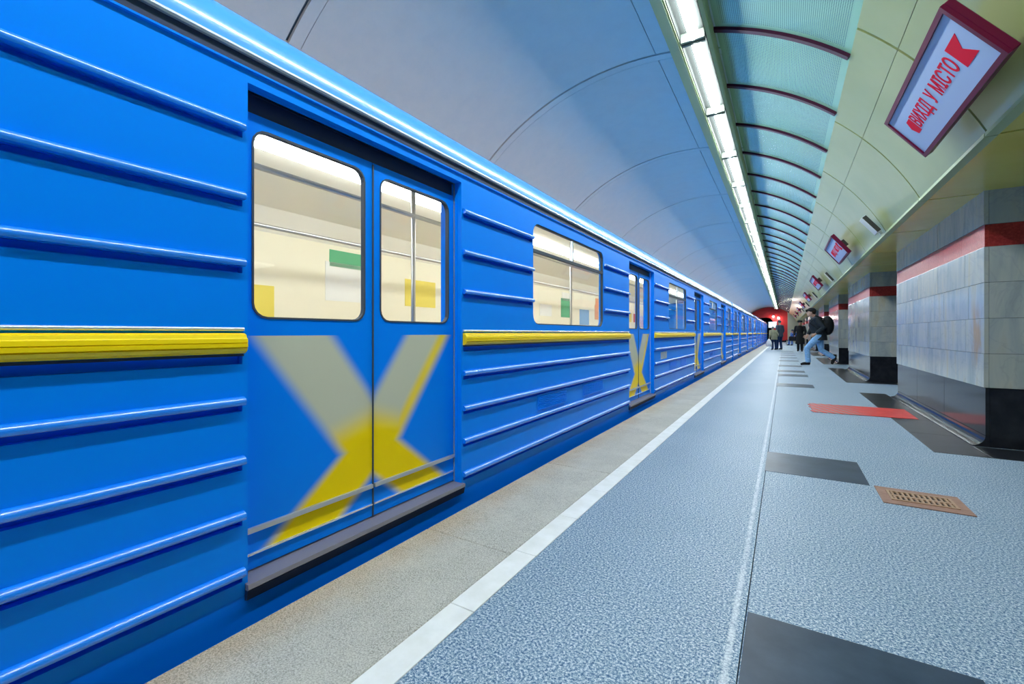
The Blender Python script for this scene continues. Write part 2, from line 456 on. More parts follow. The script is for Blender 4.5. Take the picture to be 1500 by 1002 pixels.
# ---------------------------------------------------------------- the setting
YB, YE = -6.0, 58.0           # the platform tunnel runs along y
XC, ZC, R = -1.4, 1.13, 2.75  # axis and radius of the vault
def arc(a0, a1, r, n):
    return [(XC + r * cos(radians(a0 + (a1 - a0) * k / n)), ZC + r * sin(radians(a0 + (a1 - a0) * k / n))) for k in range(n + 1)]
def arc_prof(a0, a1, r0, r1, n):
    return arc(a0, a1, r0, n) + arc(a0, a1, r1, n)[::-1]
def arc_panel(name, a0, a1, w, m, n=14, t=0.03, r=R, bev=0.0):
    mb = MB().prism(arc_prof(a0, a1, r, r + t, n), 0, w)
    me = mb.mesh(name, m)
    return me
def shade_arc(me):
    me.polygons.foreach_set('use_smooth', [len(p.vertices) == 4 for p in me.polygons])
    me.update()
    if hasattr(me, 'set_sharp_from_angle'): me.set_sharp_from_angle(angle=radians(40))
    return me

# floor: sub-slab with the laid stones as pieces
floor = structure(MB().box(-1.5, 6.2, YB, YE, -0.30, -0.03).build('floor', 'subfloor'))
MB().box(-0.9455, -0.1185, YB, YE, -0.03, 0).build('terrazzo_field', 'terrazzo', floor)
MB().box(-0.1145, 6.2, YB, YE, -0.03, 0).build('terrazzo_field', 'terrazzo', floor)
mb = MB().bevel_box(-1.56, -1.056, 0, 1.348, -0.16, 0.0, 0.005); me = mb.mesh('edge_slab', 'edge_stone')
y = 1.705 - 1.35 * 6
while y < YE - 1.3:
    obj('edge_slab', me, floor, (0, y + 0.001, random.uniform(-0.0015, 0.0))); y += 1.35
me = MB().bevel_box(-1.054, -0.948, 0, 0.462, -0.03, 0.001, 0.0015).mesh('white_strip_tile', 'white_stone')
y = 1.28 - 0.465 * 15
while y < YE - 0.5:
    obj('white_strip_tile', me, floor, (0, y, random.uniform(-0.0008, 0.0004))); y += 0.465
me = MB().bevel_box(0, 0.60, 0, 0.61, -0.02, 0.0018, 0.001).mesh('dark_inlay_tile', 'dark_granite')
for ty, tx in ((1.185, -0.112), (3.70, -0.122), (9.72, -0.13), (12.1, -0.13), (13.4, -0.15), (15.6, -0.15), (18.5, -0.16), (20.9, -0.16), (23.4, -0.17), (25.9, -0.17), (28.4, -0.17)):
    obj('dark_inlay_tile', me, floor, (tx, ty, 0))

# platform side, track bed, rails
structure(MB().box(-1.50, -1.44, YB, YE, -1.35, -0.16).build('trim_1', 'track'))
structure(MB().box(-5.0, -1.44, YB, YE + 12, -1.5, -1.3).build('floor_track', 'track'))
for x in (-2.19, -3.71):
    structure(MB().prism([(x - .06, -1.3), (x + .06, -1.3), (x + .02, -1.26), (x + .035, -1.15), (x - .035, -1.15), (x - .02, -1.26)], YB, YE + 12).build('trim_2', 'steel'))
structure(MB().box(-5.05, -4.9, YB, YE, -1.3, 1.95).build('wall_left', 'plaster'))

# vault: backing shell + the panels hung under it
A_TOPR, A_FT, A_FB = 71.8, 47.9, 24.6
prof = arc(24.2, 131, R + 0.032, 40) + [(-4.95, 1.95), (-5.05, 1.95), (-5.05, 2.1)] + arc(24.2, 131, R + 0.12, 40)[::-1]
ceiling = structure(shade_arc(MB().prism(prof, YB, YE).mesh('ceiling', 'backing')) and bpy.data.objects.new('ceiling', bpy.data.meshes['ceiling']))
COL.objects.link(ceiling)
wide = shade_arc(arc_panel('vault_panel', 84.35, 131, 2.7 - 0.128, 'plaster', 22))
narrow = shade_arc(arc_panel('vault_panel', 71.0, 84.2, 2.7 - 0.128, 'plaster', 8))
strip = shade_arc(arc_panel('joint_strip', 71.0, 131, 0.094, 'plaster', 28, t=0.028))
lowl = MB()
Y0 = 4.66 - 2.7 * 3
while Y0 < YE - 2.7:
    obj('joint_strip', strip, ceiling, (0, Y0 + 0.012, 0))
    obj('vault_panel', wide, ceiling, (0, Y0 + 0.1115, 0)); obj('vault_panel', narrow, ceiling, (0, Y0 + 0.1115, 0))
    Y0 += 2.7
# lower haunch behind the train
structure(MB().prism([(XC + R * cos(radians(131)), ZC + R * sin(radians(131))), (-4.9, 1.93), (-4.95, 1.99), (XC + (R + .03) * cos(radians(131)), ZC + (R + .03) * sin(radians(131)))], YB, YE).build('trim_3', 'plaster'))
# right-hand perforated panels with dark ribs between
def perf_mesh(w):
    a0, a1, n = A_FT, A_TOPR, 14
    mb = MB().prism(arc_prof(a0, a1, R, R + 0.025, n), 0, w); me = mb.mesh('perforated_panel', 'perforated')
    uvl = me.uv_layers.new(name='UVMap')
    for lp in me.loops:
        v = me.vertices[lp.vertex_index].co
        ang = math.degrees(math.atan2(v.z - ZC, v.x - XC))
        uvl.data[lp.index].uv = (radians(a1 - ang) * R, v.y)
    return shade_arc(me)
perf = perf_mesh(1.01)
ribm = shade_arc(MB().prism(arc_prof(A_FT + 0.1, A_TOPR, R - 0.026, R + 0.03, 20), 0, 0.050).mesh('rib', 'rib_paint'))
Y0 = 4.34 - 1.06 * 9
while Y0 < YE - 1.0:
    obj('rib', ribm, ceiling, (0, Y0 - 0.025, 0)); obj('perforated_panel', perf, ceiling, (0, Y0 + 0.025, 0)); Y0 += 1.06
# cream fascia: two panels high, set a little proud, shadow gaps between
fa = shade_arc(arc_panel('fascia_panel', 41.3, A_FT - 0.05, 1.594, 'cream', 5, t=0.035, r=R - 0.012))
fb = shade_arc(arc_panel('fascia_panel', A_FB, 41.2, 1.594, 'cream', 10, t=0.035, r=R - 0.012))
fx, fz = XC + (R - 0.012) * cos(radians(A_FB)), ZC + (R - 0.012) * sin(radians(A_FB))
edge = MB().prism([(fx - 0.012, fz - 0.03), (fx - 0.012, fz - 0.004), (fx + 0.05, fz + 0.002), (fx + 0.05, fz - 0.03)], 0, 1.606).mesh('fascia_edge', 'trough')
sof = MB().box(fx + 0.051, 6.0, 0, 1.594, fz - 0.022, fz + 0.01).mesh('soffit_panel', 'soffit')
Y0 = 3.95 - 1.62 * 6
while Y0 < YE - 1.6:
    obj('fascia_panel', fa, ceiling, (0, Y0 + 0.013, 0)); obj('fascia_panel', fb, ceiling, (0, Y0 + 0.013, 0))
    obj('fascia_edge', edge, ceiling, (0, Y0 + 0.007, 0)); obj('soffit_panel', sof, ceiling, (0, Y0 + 0.013, 0)); Y0 += 1.62
structure(MB().box(fx + 0.05, 6.2, YB, YE, fz + 0.012, fz + 0.2).build('ceiling_hall', 'backing'))
structure(MB().box(6.0, 6.2, YB, YE, 0, fz + 0.012).build('wall_right', 'marble'))
structure(MB().box(-5.05, 6.2, YB - 0.2, YB, -1.5, 4.2).build('wall_back', 'cream_wall'))
# end wall with the tunnel mouth
def end_wall():
    mb = MB()
    L = [(-5.1, -1.5), (-5.1, 4.3), (0.30, 4.3), (0.30, -0.2), (-1.12, -0.2), (-1.12, 2.25)]
    for k in range(1, 9):
        a = pi * k / 16; L.append((-1.12 - 0.55 * (1 - cos(a)) , 2.25 + 0.50 * sin(a)))
    for k in range(1, 9):
        a = pi / 2 + pi * k / 16; L.append((-4.35 - 0.55 * (-cos(a)), 2.25 + 0.50 * sin(a)))
    L.append((-4.9, -1.5))
    return mb.prism(L, YE, YE + 0.3)
structure(end_wall().build('wall_end', 'red_wall'))
structure(MB().box(0.30, 6.2, YE - 0.25, YE + 0.3, 0, 4.3).build('wall_end_right', 'cream_wall'))
structure(MB().box(-1.1, 0.30, YE - 0.02, YE, 0, 0.18).build('baseboard_end', 'black_granite'))
structure(MB().box(-5.3, -0.9, YE + 12, YE + 12.2, -1.5, 3.2).build('wall_tunnel', 'dark'))
mb = MB().box(-5.2, -4.95, YE + .3, YE + 12, -1.5, 3.0).box(-1.1, -0.9, YE + .3, YE + 12, -1.5, 3.0).box(-5.2, -0.9, YE + .3, YE + 12, 2.9, 3.1)
structure(mb.build('wall_tunnel_lining', 'dark'))

# lamp trough along the crown
tr = [(-0.90, 3.60), (-0.815, 3.592), (-0.812, 3.606), (-0.802, 3.606), (-0.799, 3.592), (-0.797, 3.662), (-0.579, 3.662), (-0.577, 3.592), (-0.548, 3.600), (-0.540, 3.625), (-0.540, 3.80), (-0.60, 3.86), (-0.90, 3.93)]
structure(MB().prism(tr, YB, YE - 2.2).build('trim_4', 'trough'))
structure(MB().prism([(-0.7965, 3.597), (-0.789, 3.597), (-0.789, 3.654), (-0.587, 3.654), (-0.587, 3.597), (-0.5795, 3.597), (-0.5795, 3.661), (-0.7965, 3.661)], YB, YE - 2.2).build('trim_5', 'dark_liner'))  # near-black liner added to hold down glare beside the diffusers
lampd = MB().prism([(-0.68 - .040 * cos(radians(a)), 3.632 - .066 * sin(radians(a))) for a in range(0, 181, 20)], 0, 1.413).mesh('diffuser', 'lamp')
capm = MB().box(-0.785, -0.591, 0.012, 0.038, 3.575, 3.653).mesh('end_cap', 'lamp_cap')
Y0 = 4.177 - 1.513 * 6; k = 0
lab = {5: 'large white strip lamp cut off by the top edge of the photo', 6: 'white strip lamp next after the one cut by the top edge',
       7: 'third white strip lamp counted from the top edge of the photo', 8: 'fourth white strip lamp counted from the top edge of the photo',
       9: 'fifth white strip lamp counted from the top edge of the photo', 10: 'sixth white strip lamp counted from the top edge of the photo', 11: 'seventh white strip lamp counted from the top edge of the photo'}
while Y0 < YE - 4.2:
    l = lab.get(k, 'white strip lamp of the ceiling row, behind the viewpoint' if k < 5 else 'small distant white strip lamp in the bright line running towards the red wall')
    t = thing('strip_lamp', l, 'lamp', (-0.68, Y0, 3.65), group='strip lamps along the vault crown')
    obj('diffuser', lampd, t, (0.68, 0.051, -3.65)); obj('end_cap', capm, t, (0.68, 0, -3.65)); obj('end_cap', capm, t, (0.68, 1.462, -3.65))
    Y0 += 1.513; k += 1

# unseen fill lamps added beyond the pillars to brighten the passages
hl = MB().box(-0.3, 0.3, -0.6, 0.6, -0.05, 0).mesh('diffuser', mat('hall_fill_diffuser', (1, 1, 1), 0.5, emit=(1, 0.95, 0.85), estr=3))
hf = MB().box(-0.33, 0.33, -0.63, 0.63, -0.02, 0.0).mesh('frame', 'lamp_cap')
for k in range(2):
    t = thing('hall_fill_lamp', ('added unseen fill lamp on the hall ceiling before the nearest pillar', 'added unseen fill lamp on the hall ceiling between the first two pillars')[k], 'lamp', (4.6, 3.9 + 6.15 * k, fz - 0.023), group='added fill lamps behind the pillars')
    obj('frame', hf, t); obj('diffuser', hl, t, (0, 0, -0.001))

# ---------------------------------------------------------------- pillars
unit_tile = MB().bevel_box(0, 1, 0, 1, 0, 1, 0.006).mesh('marble_tile', 'marble')
unit_band = MB().bevel_box(0, 1, 0, 1, 0, 1, 0.006).mesh('red_band_tile', 'red_band')
ROWS = [(0.523, 0.818), (0.822, 1.128), (1.132, 1.442), (1.446, 1.755), (1.952, 2.252)]
PX, PD, PL = 1.49, 2.3, 3.55
plab = ['nearest marble pillar with red band and rust stain, at right edge', 'second marble pillar from the right edge, with reflections on its side',
        'third marble pillar from the right edge, behind the walking man', 'fourth marble pillar along the platform, behind the man with backpack',
        'fifth marble pillar along the platform, mostly hidden by nearer pillars', 'sixth marble pillar along the platform, nearly hidden in the distance',
        'seventh marble pillar, close to the far end wall', 'farthest marble pillar, next to the far end wall']
border_me = {}
for k in range(8):
    y0 = 5.47 + 6.15 * k; y1 = y0 + PL
    if y1 > YE - 0.5: break
    t = thing('marble_pillar', plab[k], 'pillar', (PX, y0, 0), group='marble pillars along the platform')
    MB().box(0.03, PD - 0.03, 0.03, PL - 0.03, 0.0, fz - 0.024).build('core', 'subfloor', t)
    # black plinth: front slabs, cove at the foot, near side
    pn = 3
    for j in range(pn):
        MB().bevel_box(0.012, 0.04, 0.012 + j * (PL - .024) / pn + .001, 0.012 + (j + 1) * (PL - .024) / pn - .001, 0.10, 0.520, 0.002).build('plinth_slab', 'black_granite', t)
    cv = [(0.012, 0.098)] + [(0.012 - 0.085 * (1 - cos(radians(a))), 0.098 - 0.088 * sin(radians(a))) for a in range(15, 91, 15)] + [(-0.073, 0.0), (0.04, 0.0), (0.04, 0.098)]
    MB().prism(cv, 0.012, PL - 0.012).build('plinth_cove', 'black_granite', t)
    MB().bevel_box(0.04, PD, 0.012, 0.04, 0.0, 0.52, 0.003).build('plinth_slab', 'black_granite', t)
    MB().bevel_box(0.04, PD, PL - 0.04, PL - 0.012, 0.0, 0.52, 0.003).build('plinth_slab', 'black_granite', t)
    for ri, (z0, z1) in enumerate(ROWS):
        nt = 8 if k < 3 else 3
        tw = PL / nt
        cuts = [0.0]
        while cuts[-1] < PL - 0.05:
            stp = tw * random.uniform(0.82, 1.12)
            cuts.append(min(PL, cuts[-1] + stp) if cuts[-1] + stp < PL - 0.15 else PL)
        for a, b in zip(cuts, cuts[1:]):
            px = random.uniform(-0.0015, 0.0015)
            obj('marble_tile', unit_tile, t, (px, a + .0012, z0), (0.03 - px, b - a - .0024, z1 - z0))
        wn = 5 if k < 3 else 2
        sh = 0.0 if ri % 2 else 0.3
        xs = [0.0315] + [x for x in ([0.55 + sh + 0.6 * q for q in range(3)] if k < 3 else [1.2]) if x < PD - .1] + [PD]
        for a, b in zip(xs, xs[1:]):
            obj('marble_tile', unit_tile, t, (a + .001, 0.0, z0), (b - a - .002, 0.03, z1 - z0))
    nb = 6 if k < 3 else 2
    for j in range(nb):
        obj('red_band_tile', unit_band, t, (0.004, j * PL / nb + .001, 1.758), (0.026, PL / nb - .002, 0.191))
    obj('red_band_tile', unit_band, t, (0.031, 0.004, 1.758), (1.1, 0.026, 0.191)); obj('red_band_tile', unit_band, t, (1.132, 0.004, 1.758), (1.15, 0.026, 0.191))
    # black border slabs laid in the floor round the pillar
    bx0, bx1 = 1.07, PX + PD + 0.3
    n = 5
    L = PL + 0.45 + 0.38
    for j in range(n):
        MB().bevel_box(0, PX - 0.074 - bx0, 0.001, L / n - .002, -0.02, 0.002, 0.001).build('border_slab', 'border_granite', floor, (bx0, y0 - 0.45 + j * L / n, 0))
    MB().bevel_box(0, bx1 - PX + 0.072, 0, 0.44, -0.02, 0.002, 0.001).build('border_slab', 'border_granite', floor, (PX - 0.072, y0 - 0.45 + 0.001, 0))

# ---------------------------------------------------------------- exit signs on the fascia
ca, sa = 0.607, -0.795              # down-slope direction of the fascia chord in (x, z)
p0 = Vector((0.674, 0, 2.62)); p1 = Vector((0.898, 0, 2.328))
ez = -(p1 - p0).normalized()        # up along the face
ey = Vector((0, 1, 0))
SH = (p1 - p0).length; SL = 1.42
nrm = Vector((ez.z * -1, 0, ez.x))  # out of the face, towards the platform
if nrm.x > 0: nrm = -nrm
# local axes: x = reading direction (-y world), y = up the face, z = out
SROT = Matrix((( 0, ez.x, nrm.x), (-1, ez.y, nrm.y), (0, ez.z, nrm.z))).to_euler()
def text_mesh(body, size, sx=1.0):
    cu = bpy.data.curves.new('text', 'FONT'); cu.body = body; cu.size = size; cu.extrude = 0.0012; cu.align_x = 'CENTER'; cu.align_y = 'CENTER'
    cu.offset = 0.0015; cu.space_word = 1.7; cu.resolution_u = 3
    o = bpy.data.objects.new('text', cu); COL.objects.link(o)
    dg = bpy.context.evaluated_depsgraph_get()
    me = bpy.data.meshes.new_from_object(o.evaluated_get(dg)); COL.objects.unlink(o); bpy.data.objects.remove(o)
    for v in me.vertices: v.co.x *= sx
    me.name = 'lettering'; me.materials.clear(); me.materials.append(M['sign_text'])
    return me
lettering = text_mesh('ВИХІД У МІСТО', 0.132, 0.86)
xs = [v.co.x for v in lettering.vertices]; tw = max(xs) - min(xs); cxm = (max(xs) + min(xs)) / 2
for v in lettering.vertices: v.co.x = (v.co.x - cxm) * 0.82 / tw; v.co.y *= 1.12
def split_letters(me):
    # one mesh per letter: connected pieces whose x-ranges overlap belong together
    n = len(me.vertices); par = list(range(n))
    def find(a):
        while par[a] != a: par[a] = par[par[a]]; a = par[a]
        return a
    for e in me.edges: par[find(e.vertices[0])] = find(e.vertices[1])
    grp = {}
    for i in range(n): grp.setdefault(find(i), []).append(i)
    items = sorted([min(me.vertices[i].co.x for i in g), max(me.vertices[i].co.x for i in g), g] for g in grp.values())
    let = []
    for a, b, g in items:
        if let and a < let[-1][1] - 1e-4: let[-1][1] = max(b, let[-1][1]); let[-1][2] = let[-1][2] + g
        else: let.append([a, b, list(g)])
    out = []
    for a, b, g in let:
        mp = {v: k for k, v in enumerate(g)}; cx = (a + b) / 2
        m2 = bpy.data.meshes.new('letter')
        m2.from_pydata([(me.vertices[v].co.x - cx, me.vertices[v].co.y, me.vertices[v].co.z) for v in g], [], [[mp[v] for v in p.vertices] for p in me.polygons if p.vertices[0] in mp])
        m2.materials.append(M['sign_text']); out.append((cx, m2))
    return out
LETTERS = split_letters(lettering)
hw, hh = SL / 2, SH / 2
def flat(pts, z0, z1):
    mb = MB(); n = len(pts); mb.v = [(x, y, z0) for x, y in pts] + [(x, y, z1) for x, y in pts]
    mb.f = [tuple(range(n))[::-1], tuple(range(n, 2 * n))] + [(k, (k + 1) % n, n + (k + 1) % n, n + k) for k in range(n)]
    return mb
def box3(x0, x1, y0, y1, z0, z1): return MB().bevel_box(x0, x1, y0, y1, z0, z1, 0.004)
sgn = dict(
    case=box3(-hw - .012, hw + .012, -hh - .012, hh + .012, -0.044, -0.006).mesh('case', 'sign_red'),
    face=MB().box(-hw + .016, hw - .016, -hh + .016, hh - .016, -0.006, 0.0).mesh('face', 'sign_face'),
    frame=None,
    head=flat([(-0.535, 0.0), (-0.505, 0.058), (-0.435, 0.058), (-0.435, -0.058), (-0.505, -0.058)], 0.0, 0.0015).mesh('arrow_head', 'sign_text'),
    tail=flat([(0.435, -0.075), (0.435, 0.075), (0.60, 0.075), (0.535, 0.0), (0.60, -0.075)], 0.0, 0.0015).mesh('arrow_tail', 'sign_text'))
fm = MB()
fm.box(-hw - .012, hw + .012, hh - .016, hh + .012, -0.006, 0.012); fm.box(-hw - .012, hw + .012, -hh - .012, -hh + .016, -0.006, 0.012)
fm.box(-hw - .012, -hw + .016, -hh + .016, hh - .016, -0.006, 0.012); fm.box(hw - .016, hw + .012, -hh + .016, hh - .016, -0.006, 0.012)
sgn['frame'] = fm.mesh('frame', 'sign_red')
slab = ['large white exit sign with red lettering at top right', 'second white exit sign along the fascia, small, above the second pillar',
        'third exit sign along the fascia from the right edge', 'fourth exit sign along the fascia from the right edge',
        'fifth exit sign along the fascia, small in the distance', 'sixth exit sign along the fascia, small in the distance', 'seventh exit sign along the fascia, near the far red wall', 'farthest exit sign on the fascia beside the far red wall']
mid = (p0 + p1) / 2
for k in range(8):
    t = thing('exit_sign', slab[k], 'sign', (mid.x, 3.71 + 6.1 * k, mid.z), SROT, 'exit signs along the fascia')
    for xx in (-.4, .4): MB().box(xx - .03, xx + .03, -.06, .06, -.135, -.044).build('mount', 'speaker_dark', t)
    obj('case', sgn['case'], t); obj('frame', sgn['frame'], t); obj('face', sgn['face'], t)
    for lx, lm in LETTERS: obj('letter', lm, t, (lx - 0.01, 0, 0.0012))
    obj('arrow_head', sgn['head'], t); obj('arrow_tail', sgn['tail'], t)
# small loudspeakers clipped to the fascia between the signs
sc = box3(-0.10, 0.10, -0.13, 0.13, -0.05, 0.006).mesh('case', 'speaker')
se = MB().box(0.1, 0.106, -0.125, 0.125, -0.045, 0.002).mesh('end_grille', 'speaker_dark')
sb = MB().box(-0.02, 0.02, -0.17, -0.13, -0.05, -0.02).mesh('bracket', 'speaker')
slb = ['small pale loudspeaker on the fascia between the two nearest exit signs', 'small pale loudspeaker on the fascia just past the second exit sign', 'small pale loudspeaker on the fascia just past the third exit sign',
       'small pale loudspeaker on the fascia just past the fourth exit sign', 'small pale loudspeaker on the fascia just past the fifth exit sign']
q = p0 + (p1 - p0) * 0.95 - nrm * 0.040
for k in range(5):
    t = thing('loudspeaker', slb[k], 'speaker', (q.x, 7.22 + 6.1 * k, q.z), SROT, 'loudspeakers on the fascia')
    obj('case', sc, t); obj('end_grille', se, t); obj('bracket', sb, t)

# ---------------------------------------------------------------- floor mat and drain grate
t = thing('floor_mat', 'worn red mat lying across the black border by the nearest pillar', 'mat', (0.815, 7.17, 0.0025))
pts = []
random.seed(3)
for i in range(13): pts.append((-0.515 + random.uniform(-0.03, 0.015), -0.40 + 0.80 * i / 12))
pts = [(0.515, 0.40), (0.515 - 0.0, -0.42)][::1] + [] 
left = [(-0.515 + random.uniform(-0.025, 0.02), -0.42 + 0.82 * i / 14) for i in range(15)]
o = flat([(0.505, -0.36), (0.515, 0.42)] + left[::-1], 0.0, 0.004).build('sheet', 'mat_red', t)
t = thing('drain_grate', 'rusty brown slotted grate set in the terrazzo, lower right', 'grate', (0.695, 3.535, 0.0))
MB().box(-0.197, 0.197, -0.165, 0.165, -0.02, 0.0008).build('pan', 'dark', t)
fr = MB()
fr.box(-.197, .197, -.165, -.095, -.01, .005).box(-.197, .197, .095, .165, -.01, .005).box(-.197, -.150, -.095, .095, -.01, .005).box(.150, .197, -.095, .095, -.01, .005)
fr.build('frame', 'grate_frame', t)
rim = MB().box(-.150, .150, -.095, -.078, -.01, .010).box(-.150, .150, .078, .095, -.01, .010).box(-.150, -.136, -.078, .078, -.01, .010).box(.136, .150, -.078, .078, -.01, .010)
rim.build('rim', 'grate_metal', t)
MB().box(-.136, .136, -.012, .012, -.01, .009).build('cross_bar', 'grate_metal', t)
bm_ = MB().bevel_box(-.0060, .0060, -.033, .033, -.01, .009, .001).mesh('bar', 'grate_metal')
for i in range(11):
    x = -0.1240 + 0.0248 * i
    for yy in (-.045, .045): obj('bar', bm_, t, (x, yy, 0))

# ---------------------------------------------------------------- the train
XS, XF = -1.65, -4.22         # near and far side
HL = 9.70                     # half length of a car
DOORS = (-6.99, -2.38, 2.33, 7.03); DW = 0.62
WINS = ((-4.70, 0.79), (0.0, 0.79), (4.70, 0.79)); EWINS = ((-8.72, 0.50), (8.72, 0.50))
DZ0, DZ1 = 0.10, 1.905; WZ0, WZ1 = 1.055, 1.87
ZB, ZT = -0.35, 1.955
def grid_wall(x0, x1, y0, y1, z0, z1, holes):
    ys = sorted({y0, y1, *[h[0] for h in holes], *[h[1] for h in holes]}); zs = sorted({z0, z1, *[h[2] for h in holes], *[h[3] for h in holes]})
    mb = MB()
    def hole(a, b): return any(h[0] < a < h[1] and h[2] < b < h[3] for h in holes) or not (y0 < a < y1 and z0 < b < z1)
    for ya, yb in zip(ys, ys[1:]):
        for za, zb in zip(zs, zs[1:]):
            cy, cz = (ya + yb) / 2, (za + zb) / 2
            if hole(cy, cz): continue
            i = len(mb.v)
            mb.v += [(x0, ya, za), (x0, yb, za), (x0, yb, zb), (x0, ya, zb), (x1, ya, za), (x1, yb, za), (x1, yb, zb), (x1, ya, zb)]
            mb.f += [(i, i + 1, i + 2, i + 3), (i + 4, i + 7, i + 6, i + 5)]
            for (a, b, t) in (((ya - 1e-4), cz, (0, 3, 7, 4)), ((yb + 1e-4), cz, (1, 5, 6, 2)), (cy, za - 1e-4, (0, 4, 5, 1)), (cy, zb + 1e-4, (3, 2, 6, 7))):
                if hole(a, b): mb.f.append(tuple(i + k for k in t))
    return mb
car = thing('train_car', 'nearest blue metro car with yellow belt, filling the left side', 'train', (0, 8.47, 0), group='cars of the blue train')
holes = [(d - DW, d + DW, DZ0, DZ1) for d in DOORS] + [(c - h, c + h, WZ0, WZ1) for c, h in WINS + EWINS]
def spans(z):
    cut = [(d - DW - .015, d + DW + .015) for d in DOORS]
    if z > WZ0: cut += [(c - h, c + h) for c, h in WINS + EWINS]
    cut.sort(); out = []; y = -HL
    for a, b in cut:
        if a - y > .03: out.append((y, a))
        y = max(y, b)
    if HL - y > .03: out.append((y, HL))
    return out
RIBZ = (1.734, 1.488, 1.25, 0.756, 0.545, 0.348, 0.146)
grooves = [(a + .004, b - .004, z - .036, z - .011) for z in RIBZ for a, b in spans(z)] + [(a + .004, b - .004, 0.889, 0.921) for a, b in spans(0.9)]
grid_wall(XS, XS - 0.03, -HL, HL, 0.06, ZT, holes + grooves).build('body_side', 'blue', car)
grid_wall(XS - 0.031, XS - 0.05, -HL, HL, 0.06, ZT, holes).build('groove_back', 'blue', car)
# skirt below the sills, set back a little
MB().box(XS - 0.05, XS - 0.002, -HL, HL, ZB, 0.059).build('skirt', 'blue_low', car)
# pockets beside the doors: jambs, and a dark header painting in recess shade
for d in DOORS:
    MB().box(XS - 0.16, XS - 0.05, d - DW - .03, d + DW + .03, DZ1, DZ1 + .03).box(XS - 0.13, XS - 0.075, d - DW, d + DW, 1.822, DZ1).build('door_header_shade', 'gutter', car)
    for s in (-1, 1):
        a, b = sorted((d + s * DW, d + s * (DW + .025)))
        MB().box(XS - 0.16, XS - 0.05, a, b, DZ0, DZ1).build('door_jamb', 'blue', car)
# roof: quarter round shoulder and shallow crown, plus gutter
rp = [(XS, 2.015)]
rr = 0.216
for a in range(0, 61, 6):
    rp.append((XS - rr + rr * cos(radians(a)), 2.018 + rr * sin(radians(a))))
ex, ezz = rp[-1]
xm = (XS + XF) / 2
for k in range(1, 9):
    u = k / 8; x = ex + (xm - ex) * u
    rp.append((x, ezz + (2.44 - ezz) * (1 - (1 - u) ** 2)))
rp += [(2 * xm - x, z) for x, z in rp[-2::-1]]
inner = [(XF + 0.06, 2.0), (XF + .25, 2.19), (xm, 2.30), (XS - .25, 2.19), (XS - .06, 2.0)]
ro = MB().prism(rp + inner, -HL, HL)
me = shade_arc(ro.mesh('roof', 'roof_blue')); obj('roof', me, car)
MB().box(XS - 0.06, XS + 0.004, -HL, HL, 1.957, 2.000).build('gutter_groove', 'gutter', car)
MB().prism([(XS - .03, 1.996), (XS + .016, 1.996), (XS + .020, 2.004), (XS + .016, 2.014), (XS - .03, 2.016)], -HL, HL).build('gutter_lip', 'alu', car)
MB().prism([(XS - .02, 1.945), (XS + .010, 1.948), (XS + .010, 1.955), (XS - .02, 1.957)], -HL, HL).build('cant_rail', 'blue', car)
# far side, floor, ends, underframe
MB().box(XF, XF + 0.05, -HL, HL, ZB, 2.02).build('body_far_side', 'blue', car)
MB().box(XF + 0.05, XS - 0.05, -HL, HL, -0.05, 0.06).build('car_floor', 'lino', car)
for s in (-1, 1):
    a, b = sorted((s * HL, s * (HL - .04)))
    MB().box(XF + .05, XS - .05, a, b, 0.06, 2.15).build('end_bulkhead', 'blue', car)
    a, b = sorted((s * HL, s * (HL + .07)))
    MB().box(xm - .5, xm + .5, a, b, 0.05, 2.0).build('gangway', 'gasket', car)
MB().box(XF + .15, XS - .08, -HL + .2, HL - .2, -0.7, -0.05).build('underframe', 'under', car)
for yb in (-6.3, 6.3):
    bo = MB().box(xm - .95, xm + .95, yb - 1.3, yb + 1.3, -0.95, -0.70)
    for yy in (-1.05, 1.05):
        for xx in (-2.19, -3.71): bo.tube([(xx - .06, yb + yy, -0.76), (xx + .06, yb + yy, -0.76)], 0.39, 20)
    bo.build('bogie', 'under', car)
# mouldings: half-round ribs, cut at the doors and windows
def half_round(r, ex=1.0, n=8):
    return [(XS - .004, -r)] + [(XS + r * ex * cos(radians(a)), r * sin(radians(a))) for a in [-90 + 180 * k / n for k in range(n + 1)]] + [(XS - .004, r)]
ribme = MB().prism([(XS - .004, -.013), (XS + .013, -.0135), (XS + .020, -.011), (XS + .0225, -.004), (XS + .022, .003), (XS + .019, .009), (XS + .013, .014), (XS + .006, .017), (XS - .004, .018)], 0, 1).mesh('rib', 'rib_blue'); shade_arc(ribme)
for z in RIBZ:
    for a, b in spans(z): obj('rib', ribme, car, (0, a, z), (1, b - a, 1))
# yellow belt: reeded half-round moulding with a bright bead above
bp = [(XS - .004, 0.928)] + [(XS + .010, 0.928), (XS + .024, .936), (XS + .030, .946), (XS + .026, .9485), (XS + .032, .951), (XS + .032, .962), (XS + .028, .9645), (XS + .032, .967), (XS + .030, .980), (XS + .024, .9835), (XS + .020, .994), (XS + .006, 1.0)] + [(XS - .004, 1.0)]
beltme = MB().prism(bp, 0, 1).mesh('belt_moulding', 'yellow')
beadme = shade_arc(MB().prism(half_round(0.007, 1.2), 0, 1).mesh('belt_bead', 'alu'))
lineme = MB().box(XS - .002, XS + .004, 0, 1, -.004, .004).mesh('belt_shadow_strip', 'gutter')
for a, b in spans(0.95):
    obj('belt_moulding', beltme, car, (0, a, 0), (1, b - a, 1)); obj('belt_bead', beadme, car, (0, a, 1.014), (1, b - a, 1)); obj('belt_shadow_strip', lineme, car, (0, a, 0.922), (1, b - a, 1))
